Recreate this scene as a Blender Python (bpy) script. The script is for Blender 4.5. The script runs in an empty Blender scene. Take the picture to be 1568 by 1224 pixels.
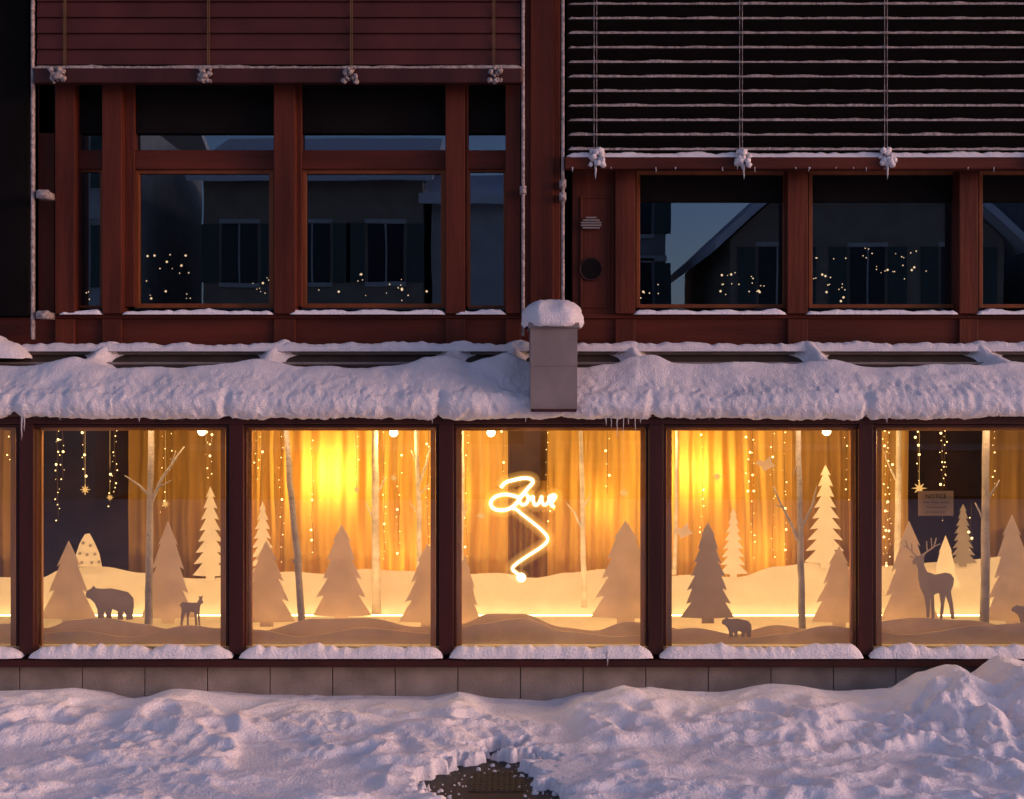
import bpy, math, random
from mathutils import Vector, noise
random.seed(7)
sc=bpy.context.scene
# ---------- image pixel coordinates projected onto planes at depth y: 200 pixels = 1 m on the glazing plane (y=0), viewed from 10 m ----------
CAMH=2.3
def ex(u,y=0.0): return (u-784)/200*(10+y)/10
def ez(v,y=0.0): return CAMH-(v-612)/200*(10+y)/10
def fn(x,y=0,z=0,s=1): return noise.noise(Vector((x*s,y*s,z*s)))
def lerp_tab(tab,x):
    if x<=tab[0][0]: return tab[0][1]
    for (a,b),(c,d) in zip(tab,tab[1:]):
        if x<=c:
            t=(x-a)/(c-a); t=t*t*(3-2*t); return b+(d-b)*t
    return tab[-1][1]
def sstep(a,b,x):
    t=max(0,min(1,(x-a)/(b-a))); return t*t*(3-2*t)

# ---------- materials ----------
def mat(name,col,rough=0.7,var=0.25,scale=6,bump=0.0,bscale=40,stretch=(1,1,1),transl=0.0,metal=0.0,spec=0.3,col2=None,detail=4):
    m=bpy.data.materials.new(name); m.use_nodes=True
    nt=m.node_tree; N=nt.nodes; L=nt.links
    b=N['Principled BSDF']; out=N['Material Output']
    tc=N.new('ShaderNodeTexCoord'); mp=N.new('ShaderNodeMapping'); mp.inputs['Scale'].default_value=stretch
    L.new(tc.outputs['Object'],mp.inputs[0])
    nz=N.new('ShaderNodeTexNoise'); nz.inputs['Scale'].default_value=scale; nz.inputs['Detail'].default_value=detail
    L.new(mp.outputs[0],nz.inputs[0])
    cr=N.new('ShaderNodeValToRGB'); cr.color_ramp.elements[0].position=0.3; cr.color_ramp.elements[1].position=0.7
    c2=col2 or tuple(c*(1+var) for c in col)
    cr.color_ramp.elements[0].color=tuple(c*(1-var) for c in col)+(1,)
    cr.color_ramp.elements[1].color=tuple(c2)+(1,)
    L.new(nz.outputs[0],cr.inputs[0]); L.new(cr.outputs[0],b.inputs['Base Color'])
    b.inputs['Roughness'].default_value=rough; b.inputs['Metallic'].default_value=metal
    b.inputs['Specular IOR Level'].default_value=spec
    if bump>0:
        n2=N.new('ShaderNodeTexNoise'); n2.inputs['Scale'].default_value=bscale; n2.inputs['Detail'].default_value=3
        L.new(mp.outputs[0],n2.inputs[0])
        bp=N.new('ShaderNodeBump'); bp.inputs['Strength'].default_value=bump; bp.inputs['Distance'].default_value=0.02
        L.new(n2.outputs[0],bp.inputs['Height']); L.new(bp.outputs[0],b.inputs['Normal'])
    if transl>0:
        tr=N.new('ShaderNodeBsdfTranslucent'); L.new(cr.outputs[0],tr.inputs[0])
        mx=N.new('ShaderNodeMixShader'); mx.inputs[0].default_value=transl
        L.new(b.outputs[0],mx.inputs[1]); L.new(tr.outputs[0],mx.inputs[2]); L.new(mx.outputs[0],out.inputs[0])
    return m
def emis(name,col,st,sample=False):
    m=bpy.data.materials.new(name); m.use_nodes=True
    nt=m.node_tree; nt.nodes.clear()
    e=nt.nodes.new('ShaderNodeEmission'); e.inputs[0].default_value=(*col,1); e.inputs[1].default_value=st
    o=nt.nodes.new('ShaderNodeOutputMaterial'); nt.links.new(e.outputs[0],o.inputs[0])
    if not sample: m.cycles.emission_sampling='NONE'
    return m
def glassmat(name,refl,tint=(1,1,1),rough=0.0,wob=0.0,gcol=(1,1,1)):
    m=bpy.data.materials.new(name); m.use_nodes=True
    nt=m.node_tree; N=nt.nodes; L=nt.links; N.clear()
    o=N.new('ShaderNodeOutputMaterial'); t=N.new('ShaderNodeBsdfTransparent'); t.inputs[0].default_value=(*tint,1)
    g=N.new('ShaderNodeBsdfGlossy'); g.inputs['Roughness'].default_value=rough; g.inputs[0].default_value=(*gcol,1)
    f=N.new('ShaderNodeFresnel'); f.inputs[0].default_value=1.5
    a=N.new('ShaderNodeMath'); a.operation='ADD'; a.inputs[1].default_value=refl; a.use_clamp=True
    L.new(f.outputs[0],a.inputs[0])
    mx=N.new('ShaderNodeMixShader'); L.new(a.outputs[0],mx.inputs[0]); L.new(t.outputs[0],mx.inputs[1]); L.new(g.outputs[0],mx.inputs[2])
    L.new(mx.outputs[0],o.inputs[0])
    if wob>0:
        nz=N.new('ShaderNodeTexNoise'); nz.inputs['Scale'].default_value=1.3; nz.inputs['Detail'].default_value=1
        tc=N.new('ShaderNodeTexCoord'); L.new(tc.outputs['Object'],nz.inputs[0])
        bp=N.new('ShaderNodeBump'); bp.inputs['Strength'].default_value=wob; bp.inputs['Distance'].default_value=0.01
        L.new(nz.outputs[0],bp.inputs['Height']); L.new(bp.outputs[0],g.inputs['Normal'])
    return m

M_red=mat('red_stained_timber',(0.088,0.018,0.008),0.6,0.5,5,0.3,30,(1,1,0.12),spec=0.2)
M_redh=mat('red_stained_timber_rail',(0.078,0.015,0.007),0.6,0.5,5,0.3,30,(0.12,1,1),spec=0.2)
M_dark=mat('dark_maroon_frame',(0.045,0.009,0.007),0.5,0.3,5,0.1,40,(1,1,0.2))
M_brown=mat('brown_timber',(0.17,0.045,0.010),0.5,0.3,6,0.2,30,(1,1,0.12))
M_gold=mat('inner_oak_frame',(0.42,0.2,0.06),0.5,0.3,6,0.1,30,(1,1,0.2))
M_blind=mat('red_blind_slats',(0.068,0.015,0.011),0.6,0.25,3,0.05,30)
M_slat=mat('dark_blind_slats',(0.025,0.018,0.016),0.6,0.2,3)
M_black=mat('flat_black',(0.008,0.0065,0.0065),0.9,0.2,3,spec=0.05)  # near-black; paints the dark behind the blinds and in the upper room
M_room=mat('shop_interior',(0.09,0.05,0.03),0.9,0.4,2,spec=0.05)
M_snow=mat('snow',(0.84,0.80,0.81),0.85,0.05,3,0.55,55,spec=0.15)
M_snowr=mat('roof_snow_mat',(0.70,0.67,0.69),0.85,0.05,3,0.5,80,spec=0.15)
M_frost=mat('frosted_metal',(0.34,0.285,0.27),0.7,0.5,30,0.6,60)
M_zinc=mat('grey_sheet_metal',(0.22,0.185,0.175),0.6,0.15,5,0.05,10,metal=0.1)
M_roof=mat('roof_metal',(0.05,0.037,0.03),0.7,0.25,4,spec=0.1)
M_conc=mat('concrete_slab',(0.29,0.235,0.195),0.85,0.28,4,0.25,60,detail=8)
M_joint=mat('joint',(0.05,0.045,0.04),0.9)
M_asph=mat('wet_asphalt',(0.028,0.024,0.023),0.5,0.6,50,0.9,120)
M_iron=mat('cast_iron',(0.03,0.026,0.024),0.6,0.5,30,0.4,60)
M_card=mat('white_card',(0.84,0.77,0.66),0.8,0.05,6,transl=0.25)
M_cardf=mat('grey_card',(0.82,0.72,0.64),0.8,0.08,5,transl=0.45)
M_cardg=mat('dark_card',(0.33,0.28,0.24),0.8,0.1,5,transl=0.1)
M_anim=mat('animal_card',(0.54,0.46,0.43),0.8,0.08,5,transl=0.30)
M_bark=mat('birch_bark',(0.68,0.59,0.47),0.8,0.25,5,0.4,30,(1,1,2),col2=(0.8,0.73,0.62))
M_barkg=mat('grey_bark',(0.42,0.37,0.37),0.8,0.22,5,0.5,30,(1,1,1.6),col2=(0.50,0.45,0.44))
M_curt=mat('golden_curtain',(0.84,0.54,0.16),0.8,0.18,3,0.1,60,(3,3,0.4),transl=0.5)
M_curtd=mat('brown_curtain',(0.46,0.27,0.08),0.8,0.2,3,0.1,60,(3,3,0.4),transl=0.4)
M_floor=mat('display_snow_floor',(0.8,0.74,0.62),0.9,0.08,4,0.5,30)
M_ice=mat('ice',(0.7,0.7,0.75),0.15,0.05,4,transl=0.5,spec=0.6)
M_bulb=emis('warm_bulb',(1,0.64,0.22),4.5)
M_bulbd=emis('dim_bulb',(1,0.66,0.36),1.5)
M_neon=emis('neon_tube',(1,0.84,0.42),4.5,True)
M_led=emis('led_tape',(1,0.66,0.25),7.0,True)
M_lamp=emis('spot_lens',(1,0.85,0.5),5)
M_wire=mat('thin_wire',(0.12,0.07,0.03),0.6)
M_glass=glassmat('display_glass',0.035,(0.98,0.98,0.98),0.0,0.03)
M_glassu=glassmat('upper_glass',0.12,(0.7,0.75,0.8),0.0,0.05,(0.50,0.74,1.0))

# ---------- mesh builder ----------
class MB:
    def __init__(s): s.v=[]; s.f=[]
    def box(s,x0,x1,y0,y1,z0,z1):
        if x0>x1:x0,x1=x1,x0
        if z0>z1:z0,z1=z1,z0
        n=len(s.v)
        s.v+=[(x0,y0,z0),(x1,y0,z0),(x1,y1,z0),(x0,y1,z0),(x0,y0,z1),(x1,y0,z1),(x1,y1,z1),(x0,y1,z1)]
        s.f+=[tuple(n+i for i in q) for q in ((0,3,2,1),(4,5,6,7),(0,1,5,4),(1,2,6,5),(2,3,7,6),(3,0,4,7))]
        return s
    def ebox(s,u0,u1,v0,v1,yf,yb):   # front face given in image pixels at depth yf
        return s.box(ex(u0,yf),ex(u1,yf),yf,yb,ez(v1,yf),ez(v0,yf))
    def tube(s,pts,radii,n=8,caps=True,jit=0):
        pts=[Vector(p) for p in pts]; base=len(s.v); k=len(pts)
        for i,p in enumerate(pts):
            d=(pts[min(i+1,k-1)]-pts[max(i-1,0)]).normalized()
            a=d.cross(Vector((0,1,0)));
            if a.length<0.1: a=d.cross(Vector((1,0,0)))
            a.normalize(); b=d.cross(a)
            r=radii[i] if hasattr(radii,'__len__') else radii
            for j in range(n):
                t=2*math.pi*j/n; rr=r*(1+jit*random.uniform(-1,1))
                s.v.append(tuple(p+a*math.cos(t)*rr+b*math.sin(t)*rr))
        for i in range(k-1):
            for j in range(n):
                q=base+i*n; j2=(j+1)%n
                s.f.append((q+j,q+j2,q+n+j2,q+n+j))
        if caps:
            s.f.append(tuple(base+j for j in range(n))[::-1]); s.f.append(tuple(base+(k-1)*n+j for j in range(n)))
        return s
    def prism(s,pts,y0,y1):   # pts list of (x,z)
        n=len(s.v); k=len(pts)
        for x,z in pts: s.v.append((x,y0,z))
        for x,z in pts: s.v.append((x,y1,z))
        s.f.append(tuple(range(n,n+k))); s.f.append(tuple(range(n+2*k-1,n+k-1,-1)))
        for i in range(k):
            j=(i+1)%k; s.f.append((n+i,n+k+i,n+k+j,n+j))
        return s
    def ball(s,c,r,sub=1,seg=6,rings=4,jit=0):
        n=len(s.v)
        for i in range(rings+1):
            ph=math.pi*i/rings
            for j in range(seg):
                t=2*math.pi*j/seg; rr=r*(1+jit*random.uniform(-1,1))
                s.v.append((c[0]+rr*math.sin(ph)*math.cos(t),c[1]+rr*math.sin(ph)*math.sin(t),c[2]+rr*math.cos(ph)))
        for i in range(rings):
            for j in range(seg):
                j2=(j+1)%seg; s.f.append((n+i*seg+j,n+(i+1)*seg+j,n+(i+1)*seg+j2,n+i*seg+j2))
        return s
    def obj(s,name,m,parent=None,smooth=False,bevel=0):
        me=bpy.data.meshes.new(name); me.from_pydata(s.v,[],s.f); me.update()
        me.materials.append(m)
        if smooth: me.polygons.foreach_set('use_smooth',[True]*len(me.polygons))
        o=bpy.data.objects.new(name,me); sc.collection.objects.link(o)
        if parent: o.parent=parent
        if bevel:
            b=o.modifiers.new('bevel','BEVEL'); b.width=bevel; b.segments=2; b.limit_method='ANGLE'
        return o
def empty(name):
    e=bpy.data.objects.new(name,None); sc.collection.objects.link(e); e.empty_display_size=0.2; return e

def lumpy(mb,p0,p1,w,h,seed=0,step=0.012,amp=0.25,n=10,up=(0,0,1)):
    """rounded snow strip between p0 and p1 (half ellipse profile w deep, h high), lumpy"""
    p0=Vector(p0);p1=Vector(p1);d=p1-p0;L=d.length;d.normalize();up=Vector(up);side=d.cross(up)
    k=max(3,int(L/step)); base=len(mb.v)
    for i in range(k+1):
        t=i/k; s_=t*L
        endf=min(1,math.sqrt(max(0,min(s_,L-s_))/max(h*1.2,0.01))); endf=max(endf,0.05)
        hv=h*(1+amp*1.6*fn(s_,seed*3.1,0,5)+amp*fn(s_,seed*1.7,5,18))*endf
        for j in range(n+1):
            a=math.pi*j/n
            q=1+amp*0.5*fn(s_*9,a*2,seed)
            mb.v.append(tuple(p0+d*s_+side*(w/2*math.cos(a)*q*(0.6+0.4*endf))+up*(math.sin(a)**0.8*hv*q)))
    for i in range(k):
        for j in range(n):
            a=base+i*(n+1)+j; mb.f.append((a,a+1,a+n+2,a+n+1))
    return mb

XL,XR=-1.0*6.2,6.2
B=empty('timber_shop_building')

# ================= LOWER SHOWCASE =================
mull=[40+321.6*i for i in range(-2,8)]
mb=MB()
for u in mull:
    mb.ebox(u-11,u+11,640,1003,-0.07,0.05)
    mb.ebox(u-16,u-11.2,652,990,-0.02,0.06); mb.ebox(u+11.2,u+16,652,990,-0.02,0.06)
mb.box(XL,XR,-0.085,0.12,ez(649),ez(626))
mb.box(XL,XR,-0.05,0.06,ez(655),ez(649.5))
mb.box(XL,XR,-0.13,0.10,ez(1017),ez(1006))
mb.obj('showcase_frame',M_dark,B,bevel=0.005)
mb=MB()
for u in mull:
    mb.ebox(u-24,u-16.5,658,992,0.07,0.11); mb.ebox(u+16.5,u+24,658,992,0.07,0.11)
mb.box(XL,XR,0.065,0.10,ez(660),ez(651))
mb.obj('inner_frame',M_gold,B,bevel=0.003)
mb=MB()
for a,b in zip(mull,mull[1:]):
    x0,x1=ex(a+11),ex(b-11); z0,z1=ez(1002),ez(652); n=len(mb.v)
    mb.v+=[(x0,0.02,z0),(x1,0.02,z0),(x1,0.02,z1),(x0,0.02,z1)]; mb.f.append((n,n+1,n+2,n+3))
mb.obj('display_glazing',M_glass,B)
mb=MB(); x=ex(32-95.6*5); 
while x<XR:
    mb.box(x+0.0035,x+0.478-0.0035,-0.03,0.05,-0.3,ez(1018)); x+=0.478
mb.obj('concrete_plinth',M_conc,B,bevel=0.003)
MB().box(XL,XR,-0.02,0.04,-0.3,ez(1018)-0.002).obj('plinth_joints',M_joint,B)
ZF=0.40
MB().box(XL,XR,0.05,2.6,ZF-0.05,ZF).obj('showcase_floor',M_floor,B)
MB().box(XL,XR,0.10,4.5,2.2,2.24).obj('shop_ceiling',M_room,B)
mb=MB(); mb.box(XL,XR,4.4,4.5,0.3,2.2); mb.box(XL-0.05,XL,0,4.5,-0.2,2.75); mb.box(XR,XR+0.05,0,4.5,-0.2,2.75); mb.box(XL,XR,2.6,4.4,0.3,0.36)
mb.obj('shop_walls',M_room,B)
mb=MB(); n=0
mb.v=[(XL,0.56,2.70),(XR,0.56,2.70),(XR,-0.10,2.225),(XL,-0.10,2.225),(XL,0.56,2.66),(XR,0.56,2.66),(XR,-0.10,2.19),(XL,-0.10,2.19)]
mb.f=[(3,2,1,0),(4,5,6,7),(7,6,2,3),(0,1,5,4),(0,4,7,3),(1,2,6,5)]
mb.obj('lean_to_roof',M_roof,B)
mb=MB(); mb.tube([(XL,-0.12,2.20),(XR,-0.12,2.20)],0.03,8); mb.obj('gutter',M_dark,B,True)
mb=MB(); mb.box(XL,XR,0.49,0.6,2.66,2.70); mb.obj('wall_flashing',M_zinc,B,bevel=0.004)
mb=MB(); mb.box(XL,XR,0.385,0.40,2.578,2.598); mb.obj('glazing_bar',M_zinc,B,bevel=0.003)

# ================= ROOF SNOW =================
ribs=[-150,130,410,695,790,975,1260,1545,1820]
def Tsnow(x,s):
    u=x*200+784
    bul=max(math.exp(-((u-q+22*(1 if q<850 else -1))/42)**2) for q in ribs)
    edge=0.43+0.08*fn(x,3,0,1.5)+0.03*fn(x,3,2,6)-0.07*bul
    m=0.138*sstep(edge-0.09,edge+0.10,s)*(0.92+0.28*fn(x,s*1.2,7,1.6))*(1+0.22*bul*sstep(0.95,0.6,s))
    r=0
    for q in ribs:
        side=1 if q<850 else -1
        qq=q+ (s-0.10)*-60*side+10*fn(q,s*3)
        wd=15+34*sstep(0.20,0.5,s)+14*sstep(0.16,0.02,s)
        r=max(r,0.085*math.exp(-((u-qq)/wd)**2*1.2)*sstep(0.7,0.35,s)*(1+0.3*fn(x*8,s*6,q)))
    t=max(m,r)+0.25*min(m,r)
    return t
mb=MB(); NX=1050; NS=44; NA=16; cols=NS+NA
for i in range(NX+1):
    x=XL+(XR-XL)*i/NX
    u=x*200+784
    notch=1-0.45*max(math.exp(-((u-q)/7)**2) for q in [p-8 for p in mull])
    big=1+0.30*fn(x,9,0,0.9)+0.14*fn(x,11,0,3)
    for j in range(cols):
        if j<NS:
            s=1.0*j/(NS-1)
            y0=0.56-0.66*s; z0=2.705-0.475*s
            t=Tsnow(x,s)
            nn=Vector((0,-0.584,0.811)); f_=sstep(0.01,0.05,t)
            if s>0.9: t*=1-(1-notch)*(s-0.9)*6
            t-=0.010*(1-f_)
            p=Vector((x,y0,z0))+nn*t
        else:
            a=(j-NS+1)/NA; th=math.radians(36+150*a)
            t0=Tsnow(x,1.0)
            R=(t0*(1-a)+ (0.058*big)*a*1.15)*(1-(1-notch)*0.6*(1 if a>0.05 else 0.6))
            p=Vector((x,-0.10-math.sin(th)*R,2.23+math.cos(th)*R)); f_=1
        lo=sstep(0.5,1.0,j/NS)
        d=Vector((fn(p.x,p.y,p.z,6),fn(p.x+7,p.y,p.z,6),fn(p.x,p.y+9,p.z,6)))*0.016+Vector((fn(p.x,p.y,p.z,20),fn(p.x+7,p.y,p.z,20),fn(p.x,p.y+9,p.z,20)))*(0.003+0.010*lo)+Vector((fn(p.x,p.y,p.z,48),fn(p.x+7,p.y,p.z,48),fn(p.x,p.y+9,p.z,48)))*(0.001+0.005*lo)
        p+=d*f_
        mb.v.append(tuple(p))
for i in range(NX):
    for j in range(cols-1):
        a=i*cols+j; mb.f.append((a,a+1,a+cols+1,a+cols))
lumpy(mb,(XL,0.50,2.685),(XR,0.50,2.685),0.13,0.066,seed=33,amp=.22,step=.012)
lumpy(mb,(-5.2,0.38,2.655),(ex(44,.38),0.38,2.62),0.36,0.17,seed=12,amp=.15,n=16)
mb.obj('roof_snow',M_snowr,None,True)

mb=MB()
def icicle(x,y,z,L,r=0.008):
    k=5; mb.tube([(x+0.003*random.uniform(-1,1)*(i>0),y,z-L*i/k) for i in range(k+1)],[r*(1-i/k)**0.8*random.uniform(0.8,1.1)+0.0006 for i in range(k+1)],6)
for u,L,r in [(33,0.21,.010),(37,0.14,.007),(213,0.07,.014),(508,0.05,.008),(662,0.08,.010),(928,.1,.008),(936,.12,.006),(945,.20,.006),(955,.17,.005),(962,.09,.006),(973,.15,.006),(981,.08,.008),(1358,.08,.010),(805,.07,.008)]:
    icicle(ex(u,-.15),-0.15,2.20,L,r)
for i in range(36):
    icicle(random.uniform(XL,XR),-0.14,2.19,random.uniform(0.02,0.05),random.uniform(.003,.005))
icicle(ex(930,-.15),-0.15,ez(998,-.15),0.11,0.010)
mb.obj('icicles',M_ice,None,True)

mb=MB()
for i,(a,b) in enumerate(zip(mull,mull[1:])):
    lumpy(mb,(ex(a+5,-.1),-0.078,ez(1007,-.1)),(ex(b-5,-.1),-0.078,ez(1007,-.1)),0.15,0.085,seed=i,amp=0.22)
mb.obj('sill_snow',M_snow,None,True)

V=empty('metal_vent_box')
mb=MB(); mb.ebox(812,884,497,627,-0.28,0.30); mb.ebox(809,887,494,502,-0.30,0.32)
mb.ebox(812.5,883.5,560,561.2,-0.283,-0.279) ; mb.obj('casing',M_zinc,V,bevel=0.006)
mb=MB(); mb.ebox(813,883,626.5,631,-0.285,0.0); mb.obj('base_flange',M_dark,V)
mb=MB(); cx=ex(847,-.28); cy=0.0; cz=ez(498,-.28); ns=60; nr=22
for i in range(nr+1):
    ph=(math.pi*0.62)*i/nr
    for j in range(ns):
        t=2*math.pi*j/ns
        ct=math.copysign(abs(math.cos(t))**0.6,math.cos(t)); st=math.copysign(abs(math.sin(t))**0.6,math.sin(t))
        rr=math.sin(ph)**0.75 if ph<math.pi/2 else math.sin(ph)
        zz=math.cos(ph); zz=0.175*(max(0,zz)**0.75) if zz>0 else 0.09*zz
        p=Vector((cx+0.232*rr*ct,cy+0.35*rr*st,cz+0.025+zz))
        p+=Vector((fn(p.x,p.y,p.z,8),fn(p.x+5,p.y,p.z,8),fn(p.x,p.y+5,p.z,8)))*0.02
        p+=Vector((fn(p.x,p.y,p.z,28),fn(p.x+5,p.y,p.z,28),fn(p.x,p.y+5,p.z,28)))*0.008
        mb.v.append(tuple(p))
for i in range(nr):
    for j in range(ns):
        j2=(j+1)%ns; mb.f.append((i*ns+j,(i+1)*ns+j,(i+1)*ns+j2,i*ns+j2))
mb.obj('snow_cap',M_snowr,V,True)

# ================= UPPER FACADE =================
red=MB(); rh=MB(); sash=MB(); gl=MB(); dk=MB(); bk=MB(); us=MB()
def pane(u0,u1,v0,v1,y=0.71):
    n=len(gl.v); gl.v+=[(ex(u0,y),y,ez(v1,y)),(ex(u1,y),y,ez(v1,y)),(ex(u1,y),y,ez(v0,y)),(ex(u0,y),y,ez(v0,y))]; gl.f.append((n,n+1,n+2,n+3))
def frame(mb,u0,u1,v0,v1,w,yf,yb):
    mb.ebox(u0,u0+w,v0,v1,yf,yb); mb.ebox(u1-w,u1,v0,v1,yf,yb)
    mb.ebox(u0+w,u1-w,v0,v0+w,yf+.002,yb); mb.ebox(u0+w,u1-w,v1-w,v1,yf+.002,yb)
rh.ebox(-600,2200,486,540,0.60,0.76)
rh.ebox(50,800,481,488,0.575,0.62); rh.ebox(868,2200,481,488,0.575,0.62)
for a,b in [(84,114),(156,186),(419,452),(682,712),(774,797)]:
    red.ebox(a,b,100,480.5,0.53,0.76); red.ebox(a,b,488.5,540,0.57,0.60)
for a,b in [(187,206),(453,462),(713,717)]:
    red.ebox(a,b,130,470,0.62,0.76)
red.ebox(58,83.5,95,520,0.66,0.78)
rh.ebox(112,775,230,259,0.64,0.755)
bk.ebox(60,800,90,204,0.66,0.78)  # black board paints the shade below the closed blind
for a,b in [(113,157),(206,419),(462,682),(716,775)]:
    frame(sash,a,b,259,472,7 if b-a>60 else 4,0.67,0.74)
    pane(a,b,200,474)
    lumpy(us,(ex(a-18 if a>120 else a-22,.55),0.56,ez(482,.55)),(ex(b,.55),0.56,ez(482,.55)),0.07,0.035,seed=a,amp=0.3)
red.ebox(803,858,-300,484,0.50,0.78); red.ebox(812,848,-300,482,0.47,0.499)
for a,b in [(942,973),(1206,1237),(1469,1498),(1732,1762)]:
    red.ebox(a,b,250,480.5,0.53,0.76); red.ebox(a,b,488.5,540,0.57,0.60)
for a,b in [(974,1206),(1238,1469),(1499,1732),(1763,1990)]:
    frame(sash,a,b,262,472,6,0.67,0.74); pane(a,b,262,474)
    lumpy(us,(ex(a-4,.55),0.56,ez(482,.55)),(ex(b-2,.55),0.56,ez(482,.55)),0.07,0.035,seed=a,amp=0.3)
bk.ebox(868,2200,-300,300,0.80,0.9); bk.ebox(868,2200,236,310,0.69,0.80)  # black backing paints the dark between the open slats
red.ebox(876,941,255,484,0.60,0.76)
frame(red,888,934,300,472,4,0.585,0.601)
port=MB(); cx=ex(905,.58); cz=ez(412,.58)
port.tube([(cx,0.598,cz),(cx,0.58,cz)],0.088,28); port.obj('port_disc',M_black,B)
r=MB(); pts=[(cx+0.09*math.cos(t*math.pi/16),0.585,cz+0.09*math.sin(t*math.pi/16)) for t in range(33)]; r.tube(pts,0.008,6); r.obj('port_ring',M_dark,B,True)
r=MB(); cz=ez(345,.58)
for k in range(5): 
    w=0.085*math.cos((k-1.5)*0.42); r.box(cx-w,cx+w,0.555-0.004*k,0.6,cz+0.02*k-0.03,cz+0.02*k-0.018)
r.obj('vent_louvre',M_zinc,B)
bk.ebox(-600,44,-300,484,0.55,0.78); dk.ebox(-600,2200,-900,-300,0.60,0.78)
red.obj('timber_posts',M_red,B,bevel=0.006); rh.obj('timber_rails',M_redh,B,bevel=0.005); sash.obj('window_sashes',M_brown,B,bevel=0.003)
gl.obj('upper_glazing',M_glassu,B); dk.obj('dark_cladding',M_dark,B); bk.obj('painted_dark_boards',M_black,B)
us.obj('window_sill_snow',M_snow,None,True)
mb=MB(); mb.box(-6.5,6.6,3.4,3.5,2.3,8); mb.box(-6.5,6.6,0.9,3.4,2.68,2.72); mb.box(-6.5,6.6,0.91,3.4,5.2,5.25); mb.obj('upper_room',M_black,B)
mb=MB(); mb.box(-6.6,6.6,-0.9,4.5,6.9,7.1); mb.obj('added_overhang',M_dark,B)  # unseen overhang added to darken the upper facade
mb=MB(); mb.box(-6.6,-6.5,0.78,4.5,2.7,6.88); mb.box(6.5,6.6,0.78,4.5,2.7,6.88); mb.obj('side_walls',M_dark,B)

mb=MB()
for u,v0,v1 in [(50,-300,520),(801,-300,515),(862,-300,515)]:
    y=0.40
    lumpy(mb,(ex(u,y),y,ez(v0,y)),(ex(u,y),y,ez(v1,y)),0.026,0.015,seed=u,up=(0,-1,0),n=6,amp=0.2)
    mb.ebox(u-2.2,u+2.2,v0,v1,y+0.002,y+0.03)
for u,v in [(65,297),(65,482)]:
    mb.ebox(u-10,u+9,v-4,v+6,0.37,0.52)
    lumpy(mb,(ex(u-10,.38),0.40,ez(v-4,.38)),(ex(u+10,.38),0.40,ez(v-4,.38)),0.05,0.012,seed=v,n=6)
for u,v in [(801,290),(862,280),(862,300)]:
    mb.ebox(u-5,u+5,v-5,v+6,0.37,0.52)
mb.obj('blind_guide_rails',M_frost,None,True)

def clump(mb,x,y,z,r,n=26):
    for i in range(n):
        mb.ball((x+random.uniform(-1,1)*r*.7,y+random.uniform(-.6,.3)*r*.6,z+random.uniform(-1,.8)*r*.85),r*random.uniform(.12,.36),seg=8,rings=6,jit=.3)
LB=empty('closed_window_blind'); y=0.40
mb=MB(); v=-290
while v<96:
    x0,x1=ex(56,y),ex(797,y); z0=ez(v+24.5,y); z1=ez(v,y); n=len(mb.v)
    mb.v+=[(x0,y,z0),(x1,y,z0),(x1,y+0.022,z1),(x0,y+0.022,z1),(x0,y+0.012,z0-0.0),(x1,y+0.012,z0)]
    mb.f+=[(n,n+1,n+2,n+3),(n+4,n+5,n+1,n)]; v+=24.3
mb.obj('slats',M_blind,LB)
mb=MB(); mb.ebox(52,800,104,127,0.35,0.44); mb.obj('bottom_rail',M_dark,LB,bevel=0.012)
mb=MB(); 
for u in (98,318,537,755): mb.ebox(u-.8,u+.8,-300,103,y-0.012,y-0.008); mb.ebox(u+2,u+3.2,-300,103,y-0.012,y-0.008)
mb.obj('lift_cords',M_wire,LB)
mb=MB(); lumpy(mb,(ex(50,.38),0.39,ez(106,.38)),(ex(800,.38),0.39,ez(106,.38)),0.07,0.028,seed=5,amp=.2)
for u in (88,312,536,758): clump(mb,ex(u,.33),0.34,ez(114,.33),0.07)
mb.obj('snow_on_rail',M_frost,LB,True)
RB=empty('open_venetian_blind'); y=0.40
mb=MB(); sn=MB(); v=7.5-22.2*12; k=0
while v<230:
    x0,x1=ex(869,y),ex(2100,y); z=ez(v,y); mb.box(x0,x1,y-0.035,y+0.035,z-0.012,z-0.006)
    lumpy(sn,(x0,y-0.022,z-0.010),(x1,y-0.022,z-0.010),0.034,0.022,seed=k*1.3,step=0.03,n=4,amp=.25); v+=22.2; k+=1
mb.obj('slats',M_slat,RB)
sn.obj('frost_on_slats',M_frost,RB,True)
mb=MB(); mb.ebox(865,2100,240,259,0.35,0.45); mb.obj('bottom_rail',M_redh,RB,bevel=0.01)
mb=MB()
for u in (912,1135,1357,1580):
    mb.ebox(u-2.6,u-1.9,-300,236,y-0.045,y-0.04); mb.ebox(u+1.5,u+2.2,-300,236,y-0.045,y-0.04)
mb.obj('lift_cords',M_frost,RB)
mb=MB(); lumpy(mb,(ex(866,.38),0.395,ez(242,.38)),(ex(2100,.38),0.395,ez(242,.38)),0.09,0.042,seed=15,amp=.25)
for u in (915,1138,1360,1585):
    clump(mb,ex(u,.33),0.34,ez(240,.33),0.078)
mb.obj('snow_on_rail',M_snowr,RB,True)
mb=MB()
for u in (912,1139,1359): icicle(ex(u,.33),0.33,ez(252,.33),0.12,0.012)
for i in range(24): icicle(ex(random.uniform(870,1700),.34),0.345,ez(256,.34),random.uniform(.015,.05),0.004)
mb.obj('blind_icicles',M_ice,RB,True)

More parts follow.
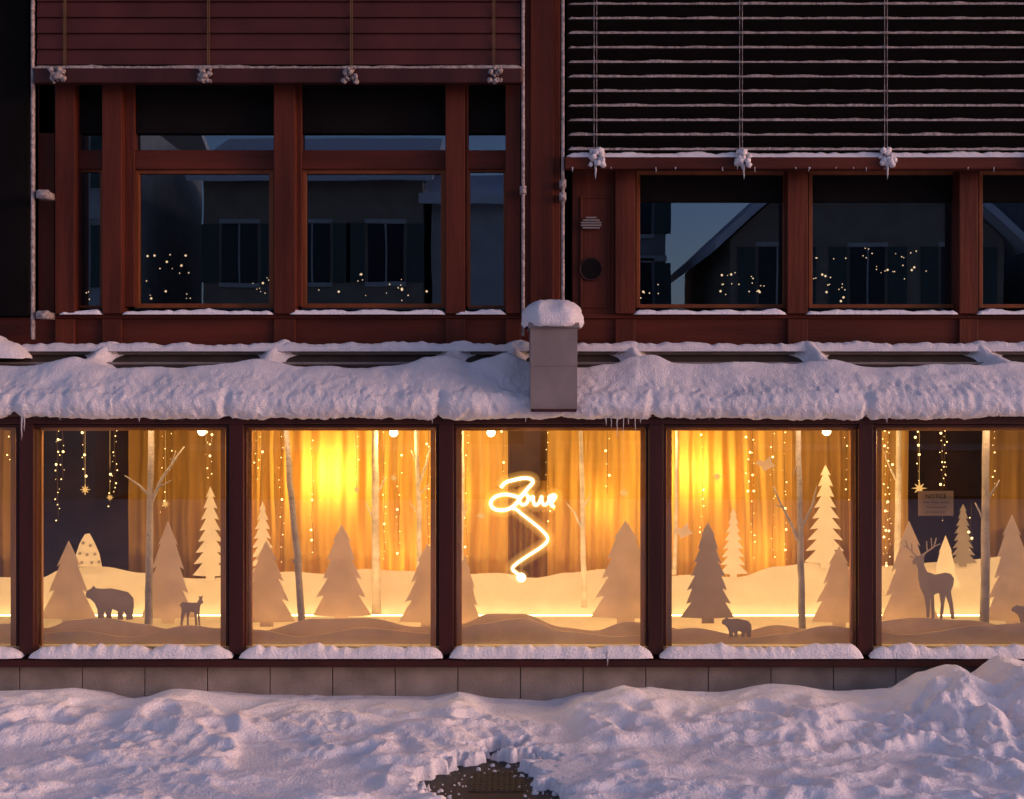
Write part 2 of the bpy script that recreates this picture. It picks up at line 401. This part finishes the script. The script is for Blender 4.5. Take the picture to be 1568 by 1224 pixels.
mb=MB()
for (u0,u1,v0,v1,n) in [(125,155,445,462,3),(215,300,390,460,18),(385,412,425,460,8),(465,675,440,462,8),(543,556,420,432,4),(595,620,425,450,7),(975,1010,425,460,6),(1080,1175,415,455,20),(1240,1300,395,462,20),(1320,1425,380,430,16),(1340,1400,385,425,6)]:
    for i in range(n):
        y=random.uniform(0.9,1.3); u=random.uniform(u0,u1); vv=random.uniform(v0,v1)
        mb.ball((ex(u,y),y,ez(vv,y)),random.choice([0.004,0.005,0.006,0.010]),seg=6,rings=4)
mb.obj('upstairs_string_lights',M_bulbd)

# ================= DISPLAY CONTENT =================
def cut(name,pts,y,m,th=0.006,extra=None):
    mb=MB().prism([(ex(u,y),ez(v,y)) for u,v in pts],y,y+th)
    if extra:
        for e,rr in extra: mb.tube([(ex(u,y),y+th/2,ez(v,y)) for u,v in e],rr,6)
    return mb.obj(name,m)
def fir(cx,base,top,w,tiers,seed,slim=0.55):
    rnd=random.Random(seed); H=base-top; R=[];Lp=[]
    for side,arr in ((1,R),(-1,Lp)):
        for i in range(tiers):
            t1=(i+1)/tiers; v=top+H*0.94*t1; wd=w/2*(0.12+0.88*t1**0.9)*(1+rnd.uniform(-.06,.06))
            arr.append((cx+side*wd,v)); 
            if i<tiers-1: arr.append((cx+side*wd*slim,v-H/tiers*0.10))
        arr.append((cx+side*w*0.12,base-H*0.05)); arr.append((cx+side*w*0.12,base))
    return [(cx,top)]+R+Lp[::-1]
back=[(322,890,745,56,8),(402,890,768,46,8),(1264,870,712,64,9),(1123,885,778,44,8),(-60,885,760,56,8),(1700,870,740,60,8)]
for i,(c,b,t,w,n) in enumerate(back): cut('paper_fir_tree',fir(c,b,t,w,n,i,.45),1.50,M_card)
cut('paper_fir_tree',fir(1475,868,772,42,8,30,.5),1.50,M_cardg)
front=[(105,955,828,84,3,.7),(257,955,798,82,4,.72),(523,952,803,88,5,.7),(408,960,828,86,4,.7),(655,960,832,88,4,.7),(712,960,850,50,4,.7),(958,955,797,112,5,.72),(1285,960,836,84,4,.72),(1392,962,798,92,4,.72),(1550,960,788,86,5,.72),(-40,960,830,80,4,.7),(1660,960,820,90,4,.7)]
for i,(c,b,t,w,n,s_) in enumerate(front): cut('paper_fir_tree',fir(c,b,t,w,n,50+i,s_),0.42+0.02*(i%3),M_cardf)
cut('paper_fir_tree',fir(1084,955,800,80,7,77,.75),0.40,M_anim)
cut('paper_fir_tree',fir(1448,905,820,44,3,78,.8),1.2,M_card)
cut('dotted_paper_tree',[(112,868),(116,850),(122,832),(130,818),(137,817),(144,830),(152,848),(156,868)],1.44,M_card)
mb=MB()
for u,v in [(127,832),(138,836),(122,848),(133,850),(145,849),(125,862),(140,862),(151,861)]:
    mb.tube([(ex(u,1.43),1.43,ez(v,1.43)),(ex(u,1.43),1.438,ez(v,1.43))],0.013,10)
mb.obj('tree_dots',M_cardg)
def hill(name,tab,vb,y,m,step=8):
    pts=[(u,lerp_tab(tab,u)+1.2*fn(u*0.02,y*9)) for u in range(-420,1985,step)]
    return cut(name,pts+[(1985,vb),(-420,vb)],y,m,0.012)
hill('paper_snow_hill',[(-420,880),(0,884),(60,885),(100,870),(160,868),(220,878),(300,886),(385,882),(440,876),(500,880),(560,872),(620,875),(700,880),(760,878),(820,885),(870,878),(920,872),(1000,885),(1060,880),(1130,884),(1190,868),(1250,860),(1300,868),(1370,866),(1450,860),(1568,850),(1985,870)],942,1.52,M_card)
hill('paper_snow_hill',[(-420,970),(28,955),(70,962),(110,950),(160,947),(215,955),(260,964),(340,962),(400,966),(480,948),(560,947),(640,960),(700,958),(750,940),(800,940),(860,960),(910,966),(960,952),(1000,955),(1050,966),(1110,975),(1190,957),(1250,966),(1300,962),(1340,952),(1400,946),(1480,950),(1568,962),(1985,950)],993,0.20,M_cardf)
hill('paper_snow_hill',[(-420,950),(28,975),(120,966),(200,976),(290,958),(345,964),(390,964),(460,975),(560,962),(680,972),(730,956),(800,947),(870,968),(950,975),(1060,962),(1150,976),(1200,970),(1270,958),(1320,964),(1390,972),(1500,958),(1568,954),(1985,970)],994,0.14,M_cardf)
bear=[(131,909),(133,903),(140,899),(143,895),(147,899),(157,900),(170,899),(184,902),(196,905),(204,914),(205,926),(203,938),(203,947),(193,947),(193,941),(190,934),(188,940),(188,947),(180,947),(180,934),(172,931),(170,937),(171,947),(163,947),(162,938),(160,934),(159,940),(160,947),(150,947),(149,932),(145,922),(138,915),(133,914)]
cut('bear_cutout',[(u,v+2) for u,v in bear],0.26,M_anim)
def mapb(x0,x1,y0,y1): return [(x0+(u-131)/74*(x1-x0),y0+(v-895)/52*(y1-y0)) for u,v in bear]
cut('bear_cutout',mapb(1105,1151,945,976),0.11,M_anim)
cut('bear_cutout',mapb(1549,1600,926,956),0.26,M_anim)
cut('fawn_cutout',[(311,922),(309,918),(311,912),(307,914),(304,913),(305,917),(302,923),(290,923),(280,922),(277,924),(274,928),(277,929),(278,935),(277,945),(276,959),(279,959),(282,944),(285,938),(286,946),(286,959),(289,959),(289,944),(291,937),(297,938),(298,946),(299,959),(302,959),(301.5,944),(302,938),(303,944),(304,959),(306.5,959),(305.5,938),(306,930),(308,925),(311,924)],0.27,M_anim)
stag=[(1397,861),(1399,856),(1403,852),(1406,851),(1410,851),(1418,847),(1415,854),(1415,866),(1420,876),(1432,880),(1448,877),(1456,879),(1461,886),(1460,896),(1456,906),(1459,922),(1462,948),(1457,948),(1453,925),(1448,912),(1446,925),(1443,948),(1439,948),(1441,925),(1438,908),(1430,911),(1431,928),(1431,948),(1427,948),(1426,928),(1425,914),(1424,928),(1423,948),(1419,948),(1418,928),(1415,912),(1409,900),(1406,886),(1406,872),(1403,864),(1399,865)]
cut('stag_cutout',stag,0.28,M_anim,0.006,[([(1405,853),(1397,846),(1390,839),(1387,827)],.006),([(1397,846),(1396,832)],.005),([(1391,840),(1384,836)],.004),([(1410,852),(1420,845),(1430,838),(1434,824)],.006),([(1420,845),(1419,829)],.005),([(1427,840),(1426,824)],.004),([(1431,837),(1440,833)],.004),([(1402,855),(1393,852)],.006)])

def trunk(name,pts,y,r,m,branches=()):
    mb=MB()
    def dens(p,k=7):
        out=[]
        for a,b in zip(p,p[1:]):
            for i in range(k): out.append((a[0]+(b[0]-a[0])*i/k,a[1]+(b[1]-a[1])*i/k))
        return out+[p[-1]]
    P=dens(pts); n=len(P)
    mb.tube([(ex(u+1.2*fn(v*.03,y,u*.01),y),y,ez(v,y)) for u,v in P],[r*(1-0.35*i/n)*(1+.12*fn(i*.9,y)) for i in range(n)],10)
    for bpts,br in branches:
        P=dens(bpts,4); n=len(P)
        mb.tube([(ex(u+1.5*fn(v*.1,u*.1),y),y-0.02*i/n,ez(v,y)) for i,(u,v) in enumerate(P)],[br*(1-0.75*i/n) for i in range(n)],7)
    return mb.obj(name,m,None,True)
trunk('birch_trunk',[(227,980),(229,850),(232,640)],0.32,0.034,M_barkg,[([(229,775),(250,730),(283,684)],.018),([(240,748),(262,736)],.008),([(229,760),(212,742),(192,728)],.014),([(262,712),(270,690)],.007)])
trunk('birch_trunk',[(463,980),(455,850),(444,740),(437,640)],0.30,0.030,M_barkg,[([(456,870),(448,856)],.012)])
trunk('birch_trunk',[(1229,980),(1226,850),(1222,640)],0.34,0.030,M_barkg,[([(1226,835),(1210,800),(1183,745)],.016),([(1226,812),(1243,776),(1250,745)],.013),([(1200,778),(1186,772)],.007),([(1222,700),(1214,730)],.006)])
trunk('birch_trunk',[(1507,978),(1509,850),(1510,640)],0.34,0.040,M_barkg,[([(1509,770),(1530,735)],.012),([(1509,800),(1492,770)],.012)])
trunk('birch_trunk',[(577,940),(575,800),(574,640)],1.35,0.040,M_bark,[([(575,800),(560,770)],.012),([(575,760),(592,730)],.012)])
trunk('birch_trunk',[(642,930),(642,800),(637,640)],1.30,0.026,M_bark,[([(641,742),(652,712),(662,676)],.015),([(641,790),(628,770)],.010),([(641,760),(658,740)],.010),([(641,715),(630,690)],.010)])
trunk('birch_trunk',[(706,880),(707,780),(707,640)],1.4,0.024,M_bark,[([(707,800),(718,770)],.01)])
trunk('birch_trunk',[(895,930),(892,800),(889,640)],1.3,0.026,M_bark,[([(892,812),(880,785),(868,770)],.014),([(891,780),(905,755)],.010)])
trunk('birch_trunk',[(1032,880),(1036,780),(1037,640)],1.4,0.020,M_bark)
trunk('birch_trunk',[(1372,940),(1375,800),(1377,640)],1.3,0.034,M_bark,[([(1375,740),(1362,715),(1352,690)],.012)])

def curtain(name,u0,u1,y,m,v0=640,zb=0.42,amp=0.035,seed=0):
    mb=MB(); x0,x1=ex(u0,y),ex(u1,y); nx=max(8,int((x1-x0)/0.008)); nz=14
    zt=2.19
    for i in range(nx+1):
        x=x0+(x1-x0)*i/nx
        for j in range(nz+1):
            z=zt+(zb-zt)*j/nz; h=j/nz
            ph=x*44+5*fn(x,seed,0,2.2)+0.8*fn(x,h*2,seed,1.5)
            mb.v.append((x,y+amp*(0.8+0.6*h)*(math.sin(ph)*0.8+0.7*fn(x,h*.6,seed,9)),z))
    for i in range(nx):
        for j in range(nz):
            a=i*(nz+1)+j; mb.f.append((a,a+1,a+nz+2,a+nz+1))
    return mb.obj(name,m,None,True)
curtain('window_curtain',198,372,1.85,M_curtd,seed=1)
curtain('window_curtain',372,778,1.80,M_curt,seed=2)
curtain('window_curtain',838,1212,1.80,M_curt,seed=3)
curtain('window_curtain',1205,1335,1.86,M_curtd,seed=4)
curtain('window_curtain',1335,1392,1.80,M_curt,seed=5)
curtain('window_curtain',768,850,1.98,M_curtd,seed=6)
mb=MB(); mb.ebox(777,837,640,736,1.86,1.88); mb.obj('dark_gap_panel',M_room,B,bevel=.004)  # dark panel across the top of the gap between curtains
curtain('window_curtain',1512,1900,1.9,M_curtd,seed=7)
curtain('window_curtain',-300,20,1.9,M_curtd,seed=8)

bulbs=MB(); wires=MB()
def string(u,v0,v1,y,sp=15,r=0.0065,wob=3):
    pts=[];v=v0-8
    while v<v1:
        uu=u+wob*fn(v*.03,u*.37,y); pts.append((ex(uu,y),y,ez(v,y)))
        if v>=v0:
            uu2=uu+random.uniform(-3.5,3.5); bulbs.ball((ex(uu2,y),y+random.uniform(-.01,.01),ez(v+random.uniform(-4,4),y)),r*random.choice([.35,.5,.6,.8,1.0,1.6]))
        v+=sp*random.uniform(.6,1.5)
    if len(pts)>1: wires.tube(pts,0.0015,4)
for a in [(88,655,805,.5,12),(96,655,740,.6,12),(128,655,748,.5,12),(176,655,760,.5,11),(168,700,785,.55),(250,655,790,1.2),(262,655,730,1.2),(316,655,740,1.1),(325,655,735,1.1),(392,655,735,.8),(398,655,720,.8),(430,655,870,1.6),(478,655,860,1.5),(545,655,760,1.2),(588,655,860,1.5),(612,690,860,1.4),(655,655,870,1.4),(714,655,860,1.5),(770,655,745,1.5),(840,655,800,1.5),(930,655,770,1.0),(985,655,800,1.4),(1022,655,780,1.2),(1075,655,830,1.5),(1145,655,750,1.1),(1152,655,860,1.5),(1183,655,860,1.4),(1201,655,860,1.4),(1297,655,780,1.0),(1304,655,740,1.0),(1355,655,870,1.2,11),(1362,655,860,1.2,11),(1405,655,745,.5,12),(1447,655,750,.5,11),(1443,655,810,.7,12),(1522,655,760,.6),(-10,655,780,.6),(14,655,720,.5),(1600,655,780,.6),(1488,780,850,.9)]: string(*a)
bulbs.obj('string_light_bulbs',M_bulb,None,True); wires.obj('string_light_wires',M_wire)
def star(u,v,y,r,m=M_card):
    pts=[]
    for i in range(16):
        rr=r*(1 if i%2==0 else .38)*(1.25 if i%4==0 else 1); t=math.pi/2+i*math.pi/8
        pts.append((ex(u,y)+rr*math.cos(t),ez(v,y)+rr*math.sin(t)))
    mb=MB().prism(pts,y,y+0.012); mb.tube([(ex(u,y),y+.006,ez(v,y)+r),(ex(u,y),y+.006,2.18)],0.0012,4)
    mb.obj('hanging_star',m)
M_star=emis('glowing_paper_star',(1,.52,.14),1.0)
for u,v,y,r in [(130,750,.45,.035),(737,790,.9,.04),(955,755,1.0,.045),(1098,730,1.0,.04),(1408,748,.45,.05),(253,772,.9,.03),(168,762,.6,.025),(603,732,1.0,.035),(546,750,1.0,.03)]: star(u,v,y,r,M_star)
for u,v in [(1172,712),(1045,815)]:
    cut('hanging_paper_bird',[(u-16,v-2),(u-8,v-8),(u-2,v-5),(u+8,v-14),(u+10,v-4),(u+16,v+2),(u+6,v+6),(u-2,v+10),(u-6,v+3)],0.9,M_cardf)

# neon tubes, with lens bloom imitated by glowing volumes around them
NS_=empty('neon_sign')
def bloom_mat(st,c=(1,.55,.13)):
    m=bpy.data.materials.new('painted_bloom'); m.use_nodes=True; nt=m.node_tree; nt.nodes.clear()
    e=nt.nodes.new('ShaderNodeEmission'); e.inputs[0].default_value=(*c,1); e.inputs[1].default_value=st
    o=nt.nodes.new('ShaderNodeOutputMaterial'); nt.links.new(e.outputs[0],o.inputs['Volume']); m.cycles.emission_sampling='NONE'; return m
M_h1=bloom_mat(9.0); M_h2=bloom_mat(3.0,(1,.48,.09))
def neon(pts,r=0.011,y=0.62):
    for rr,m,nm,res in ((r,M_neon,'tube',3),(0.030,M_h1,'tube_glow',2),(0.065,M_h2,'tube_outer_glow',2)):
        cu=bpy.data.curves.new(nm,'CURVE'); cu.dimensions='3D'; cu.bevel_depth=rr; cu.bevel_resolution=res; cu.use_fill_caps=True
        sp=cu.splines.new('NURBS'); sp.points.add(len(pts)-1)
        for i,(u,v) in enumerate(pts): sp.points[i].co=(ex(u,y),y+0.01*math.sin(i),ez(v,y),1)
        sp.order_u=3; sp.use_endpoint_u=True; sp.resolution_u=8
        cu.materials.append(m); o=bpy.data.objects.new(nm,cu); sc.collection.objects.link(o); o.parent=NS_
# J: top bar, stem sweeping down into the left loop; then o, i, e and the long zig-zag tail
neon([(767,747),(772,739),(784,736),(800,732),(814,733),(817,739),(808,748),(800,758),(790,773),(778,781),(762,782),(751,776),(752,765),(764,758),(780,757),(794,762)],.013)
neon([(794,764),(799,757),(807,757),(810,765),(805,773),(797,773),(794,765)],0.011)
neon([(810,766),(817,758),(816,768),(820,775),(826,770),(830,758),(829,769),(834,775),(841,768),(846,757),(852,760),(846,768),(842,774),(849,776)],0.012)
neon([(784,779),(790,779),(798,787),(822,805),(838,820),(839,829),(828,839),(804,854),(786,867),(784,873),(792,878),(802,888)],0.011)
mb=MB(); mb.ball((ex(843,.62),.6,ez(762,.62)),0.026,seg=12,rings=8); mb.ball((ex(798,.62),.6,ez(884,.62)),0.038,seg=12,rings=8); mb.obj('glow_bulbs',M_neon,NS_,True)
mb=MB(); mb.tube([(ex(780,.63),.63,ez(735,.63)),(ex(780,.63),.63,2.19)],.0015,4); mb.tube([(ex(835,.63),.63,ez(755,.63)),(ex(835,.63),.63,2.19)],.0015,4); mb.obj('hanging_wires',M_wire,NS_)

def spotlamp(u,v,y,pw=6):
    e=empty('ceiling_spotlight'); x=ex(u,y); z=ez(v,y)
    mb=MB(); mb.tube([(x,y,2.2),(x,y,z+.02)],0.012,8); mb.tube([(x,y+.03,z+.03),(x,y-.01,z)],[.035,.045],14); mb.obj('housing',M_zinc,e,True)
    mb=MB(); mb.ball((x,y-0.02,z-.004),0.038,seg=12,rings=8); mb.obj('lens',M_lamp,e,True)
    l=bpy.data.lights.new('lamp','POINT'); l.energy=pw; l.color=(1,.60,.22); l.shadow_soft_size=.03
    o=bpy.data.objects.new('lamp',l); o.location=(x,y-.06,z-.07); sc.collection.objects.link(o); o.parent=e
spotlamp(603,662,1.3,12); spotlamp(752,662,1.3,12); spotlamp(310,660,1.2,6); spotlamp(1265,660,1.2,15); spotlamp(1010,660,1.3,10)
def pt(name,u,v,y,e,c=(1,.57,.15),s=.06):
    l=bpy.data.lights.new(name,'POINT'); l.energy=e; l.color=c; l.shadow_soft_size=s
    o=bpy.data.objects.new(name,l); o.location=(ex(u,y),y,ez(v,y)); sc.collection.objects.link(o)
for u,v,e in [(512,722,38),(1065,722,28),(690,760,8),(920,770,9),(610,850,7),(1165,840,7),(120,780,3)]: pt('added_backlight',u,v,2.06 if u>200 else 3.0,e)  # hidden lamps added for curtain hot spots; leftmost warms the back room
def strip(u0,u1,y,z,e,rot,c=(1,.60,.24),h=.05):
    l=bpy.data.lights.new('hidden_strip_light','AREA'); l.shape='RECTANGLE'; l.size=ex(u1,y)-ex(u0,y); l.size_y=h; l.energy=e; l.color=c
    o=bpy.data.objects.new('hidden_strip_light',l); o.location=((ex(u0,y)+ex(u1,y))/2,y,z); o.rotation_euler=(math.radians(rot),0,0); sc.collection.objects.link(o)
strip(-400,1980,0.55,0.43,80,150)
strip(-400,1980,0.13,2.15,95,20)  # unseen ceiling strip added to light the fronts of the cards
mb=MB(); mb.box(XL,XR,1.455,1.475,0.402,0.412); mb.obj('led_tape',M_led)

nt=empty('paper_notice'); y=0.05
mb=MB(); mb.ebox(1406,1460,752,790,y,y+.003); mb.obj('sheet',mat('notice_paper',(.38,.26,.16),.8,.05),nt)
for i,(t,s_) in enumerate([('NOTICE',.045),('winter display opening',.022),('hours are posted',.022),('at the main door',.022)]):
    c=bpy.data.curves.new('text','FONT'); c.body=t; c.size=s_; c.align_x='CENTER'; o=bpy.data.objects.new('text_line',c)
    o.location=(ex(1433,y),y-.003,ez(763+i*7.5,y)); o.rotation_euler=(math.pi/2,0,0); c.materials.append(M_black); sc.collection.objects.link(o); o.parent=nt

# ================= GROUND =================
crest=[(-600,1068),(0,1066),(100,1064),(190,1080),(260,1064),(400,1078),(520,1082),(640,1082),(700,1070),(760,1090),(850,1092),(900,1074),(960,1060),(1090,1070),(1200,1058),(1300,1067),(1370,1064),(1425,1038),(1465,1026),(1500,1040),(1545,1012),(1600,1022),(2000,1032)]
def sabs(n): return math.sqrt(n*n+0.006)
def H(x,y):
    u=784+x/9.5*2000
    zc=2.3-(lerp_tab(crest,u)-612)/2000*9.5
    base=zc*sstep(-1.7,-0.5,y)
    base-= (zc*0.45)*sstep(-0.32,-0.02,y)
    a=sstep(-7,-4,y)*sstep(9,6,abs(x))
    right=sstep(1.4,3.2,x)
    wx=x+0.16*fn(x,y,1,1.8)+0.03*fn(x,y,41,7); wy=y+0.16*fn(x,y,4,1.8)+0.03*fn(x,y,44,7)
    rx=wx*0.85+wy*0.5; ry=wy*0.85-wx*0.5
    h=0.065*fn(rx*1.0,ry*1.5,2,1.4)+0.045*fn(rx,ry*1.3,3,3.0)
    h+=0.030*(0.6-2*sabs(fn(rx,ry*1.2,6,4.0)))*(1+0.6*right)
    cl=0.6+0.9*sstep(-0.1,0.3,fn(x,y,51,0.9))+0.8*right      # patches of broken clods
    h+=0.020*fn(wx,wy,8,7)+cl*(0.010*(0.5-2*sabs(fn(x,y,9,11)))+0.005*fn(x,y,3,20)+0.0028*fn(x,y,3,42))
    pit=fn(wx,wy,31,2.8); h-=0.06*sstep(0.15,0.42,pit)       # trodden pits
    h+=right*0.07*sabs(fn(x,y,11,5))
    near=sstep(-0.9,-0.45,y)
    h=h*(1-0.45*near)-0.010*near
    h=base+h*a*(0.35+0.65*sstep(-0.25,-0.6,y))
    h=-0.02+ (h+0.02 if h>0.02 else 0.04*math.exp((h-0.02)/0.04))
    ex_=(x+0.12+0.14*fn(x,y,5,3.5))/0.36; ey=(y+2.1+0.12*fn(x,y,15,5))/0.80
    d=math.sqrt(ex_*ex_+ey*ey)+0.38*fn(x,y,21,6)+0.24*fn(x,y,21,16)+0.1*fn(x,y,22,40)
    k=sstep(0.86,1.08,d)
    soft=sstep(0.95,1.9,d); hh=h*soft+(0.4*h)*(1-soft)
    return hh*k+(-0.16)*(1-k)
def axis(parts):
    out=[]
    for a,b,s in parts:
        n=max(1,round((b-a)/s)); out+=[a+(b-a)*i/n for i in range(n)]
    return out+[parts[-1][1]]
xs=axis([(-60,-10,5),(-10,-5,.15),(-5,5,.015),(5,10,.15),(10,60,5)])
ys=axis([(-20,-8,1.0),(-8,-2.8,.12),(-2.8,-0.02,.015)])
mb=MB(); ny=len(ys)
for x in xs:
    for y in ys: mb.v.append((x,y,H(x,y)))
for i in range(len(xs)-1):
    for j in range(ny-1):
        a=i*ny+j; mb.f.append((a,a+ny,a+ny+1,a+1))
mb.obj('snow_ground',M_snow,None,True)
MB().box(-300,300,-300,300,-0.6,-0.07).obj('street_ground',M_asph)
mb=MB()
for i in range(130):
    t=random.uniform(0,6.28); q=random.uniform(.45,1.05)
    x=-.12+.36*q*math.cos(t); y=-2.1+.8*q*math.sin(t)
    mb.ball((x,y,-0.068),random.uniform(.002,.007)*random.choice([1,1,1,2.8]),seg=7,rings=5,jit=.35)
mb.obj('snow_crumbs',M_snow,None,True)
dc=empty('drain_cover')
mb=MB(); mb.box(-.26,.08,-2.12,-1.72,-.072,-.064); mb.obj('plate',M_iron,dc,bevel=.003)
mb=MB()
for i in range(9):
    for j in range(8):
        x=-.235+i*.036; yy=-2.09+j*.048
        mb.box(x,x+.014,yy,yy+.032,-.064,-.059)
mb.obj('raised_bars',M_iron,dc)

# ================= HOUSES ACROSS THE STREET =================
M_pl=mat('plaster_light',(.6,.56,.52),.9,.12,2); M_pt=mat('plaster_tan',(.36,.28,.20),.9,.15,2); M_pg=mat('plaster_grey',(.34,.31,.29),.9,.15,2)
M_wd=mat('window_dark',(.03,.033,.04),.2,.1); M_sh=mat('shutter',(.10,.12,.10),.6,.1); M_trim=mat('stone_trim',(.6,.56,.5),.8,.1)
def house(x0,x1,y,eave,ridge,m,nwin,zrows,gable=False):
    e=empty('street_house'); mb=MB(); mb.box(x0,x1,y-9,y,-.3,eave)
    if gable: mb.prism([(x0,eave),(x1,eave),((x0+x1)/2,ridge)],y-9,y-0.001)
    mb.obj('walls',m,e)
    mb=MB(); n=0
    if gable:
        xm=(x0+x1)/2
        for s_ in (0,1):
            xa=(x0-.5,x1+.5)[s_]; za=eave-.35
            mb.prism([(xa,za),(xm,ridge+.02),(xm,ridge+.28),(xa,za+.24)],y-9.3,y+.6)
    else:
        for s_ in (0,1):
            ya=(y+.6,y-9.6)[s_]; n=len(mb.v); ym=y-4.5
            mb.v+=[(x0-.3,ya,eave-.1),(x1+.3,ya,eave-.1),(x1+.3,ym,ridge),(x0-.3,ym,ridge),(x0-.3,ya,eave+.15),(x1+.3,ya,eave+.15),(x1+.3,ym,ridge+.28),(x0-.3,ym,ridge+.28)]
            mb.f+=[tuple(n+i for i in q) for q in ((0,1,2,3),(4,5,6,7),(0,1,5,4),(0,3,7,4),(1,2,6,5))]
    mb.obj('snowy_roof',M_snow,e)
    w=MB(); t=MB(); s2=MB()
    for z in zrows:
        t.box(x0-.03,x1+.03,y,y+.06,z-.75,z-.6)
        for i in range(nwin):
            c=x0+(x1-x0)*(i+.5)/nwin
            w.box(c-.45,c+.45,y,y+.02,z,z+1.5); t.box(c-.52,c+.52,y,y+.08,z-.12,z-.01); t.box(c-.02,c+.02,y+.02,y+.04,z,z+1.5)
            t.box(c-.52,c+.52,y,y+.06,z+1.51,z+1.62)
            s2.box(c-.98,c-.54,y,y+.05,z,z+1.5); s2.box(c+.54,c+.98,y,y+.05,z,z+1.5)
    w.obj('windows',M_wd,e); t.obj('window_trim',M_trim,e); s2.obj('shutters',M_sh,e)
house(-16,-9.6,-20,9.5,11.5,M_pl,3,[1.8,5.0,7.4])
house(-7.9,-2.3,-22,7.9,9.6,M_pt,3,[1.8,5.3])
house(-2.1,0.7,-22.5,7.4,8.6,M_pl,1,[1.2])
house(0.9,4.3,-25,8.6,10.5,M_pg,2,[1.2,4.6,6.9])
house(5.6,12.6,-22,6.4,9.6,M_pt,3,[1.8,4.7],True)
house(13.6,22,-22,9,11,M_pg,3,[1.2,5.0])

# ================= LIGHT, SKY =================
az=math.radians(108); el=math.radians(11)
w=bpy.data.worlds.new('World'); sc.world=w; w.use_nodes=True
N=w.node_tree.nodes; L=w.node_tree.links
sky=N.new('ShaderNodeTexSky'); sky.sky_type='NISHITA'; sky.sun_disc=False; sky.sun_elevation=el; sky.sun_rotation=az; sky.ozone_density=3.2
mu=N.new('ShaderNodeMix'); mu.data_type='RGBA'; mu.blend_type='MULTIPLY'; mu.inputs[0].default_value=1
mu.inputs[7].default_value=(1.38,0.90,0.90,1)
bg=N['Background']; bg.inputs[1].default_value=0.245
L.new(sky.outputs[0],mu.inputs[6]); L.new(mu.outputs[2],bg.inputs[0])
s=bpy.data.lights.new('sun','SUN'); s.energy=0.95; s.angle=math.radians(16); s.color=(1,.60,.46)
so=bpy.data.objects.new('sun',s); sc.collection.objects.link(so)
d=Vector((math.sin(az)*math.cos(el),math.cos(az)*math.cos(el),math.sin(el)))
so.rotation_euler=d.to_track_quat('Z','Y').to_euler()

cam=bpy.data.cameras.new('camera'); co=bpy.data.objects.new('camera',cam); sc.collection.objects.link(co)
co.location=(0,-10,CAMH); co.rotation_euler=(math.pi/2,0,0); cam.lens=36*10/7.84; cam.sensor_width=36; cam.clip_end=1000; cam.clip_start=.1
sc.camera=co
sc.view_settings.view_transform='Standard'; sc.view_settings.look='None'; sc.view_settings.exposure=0
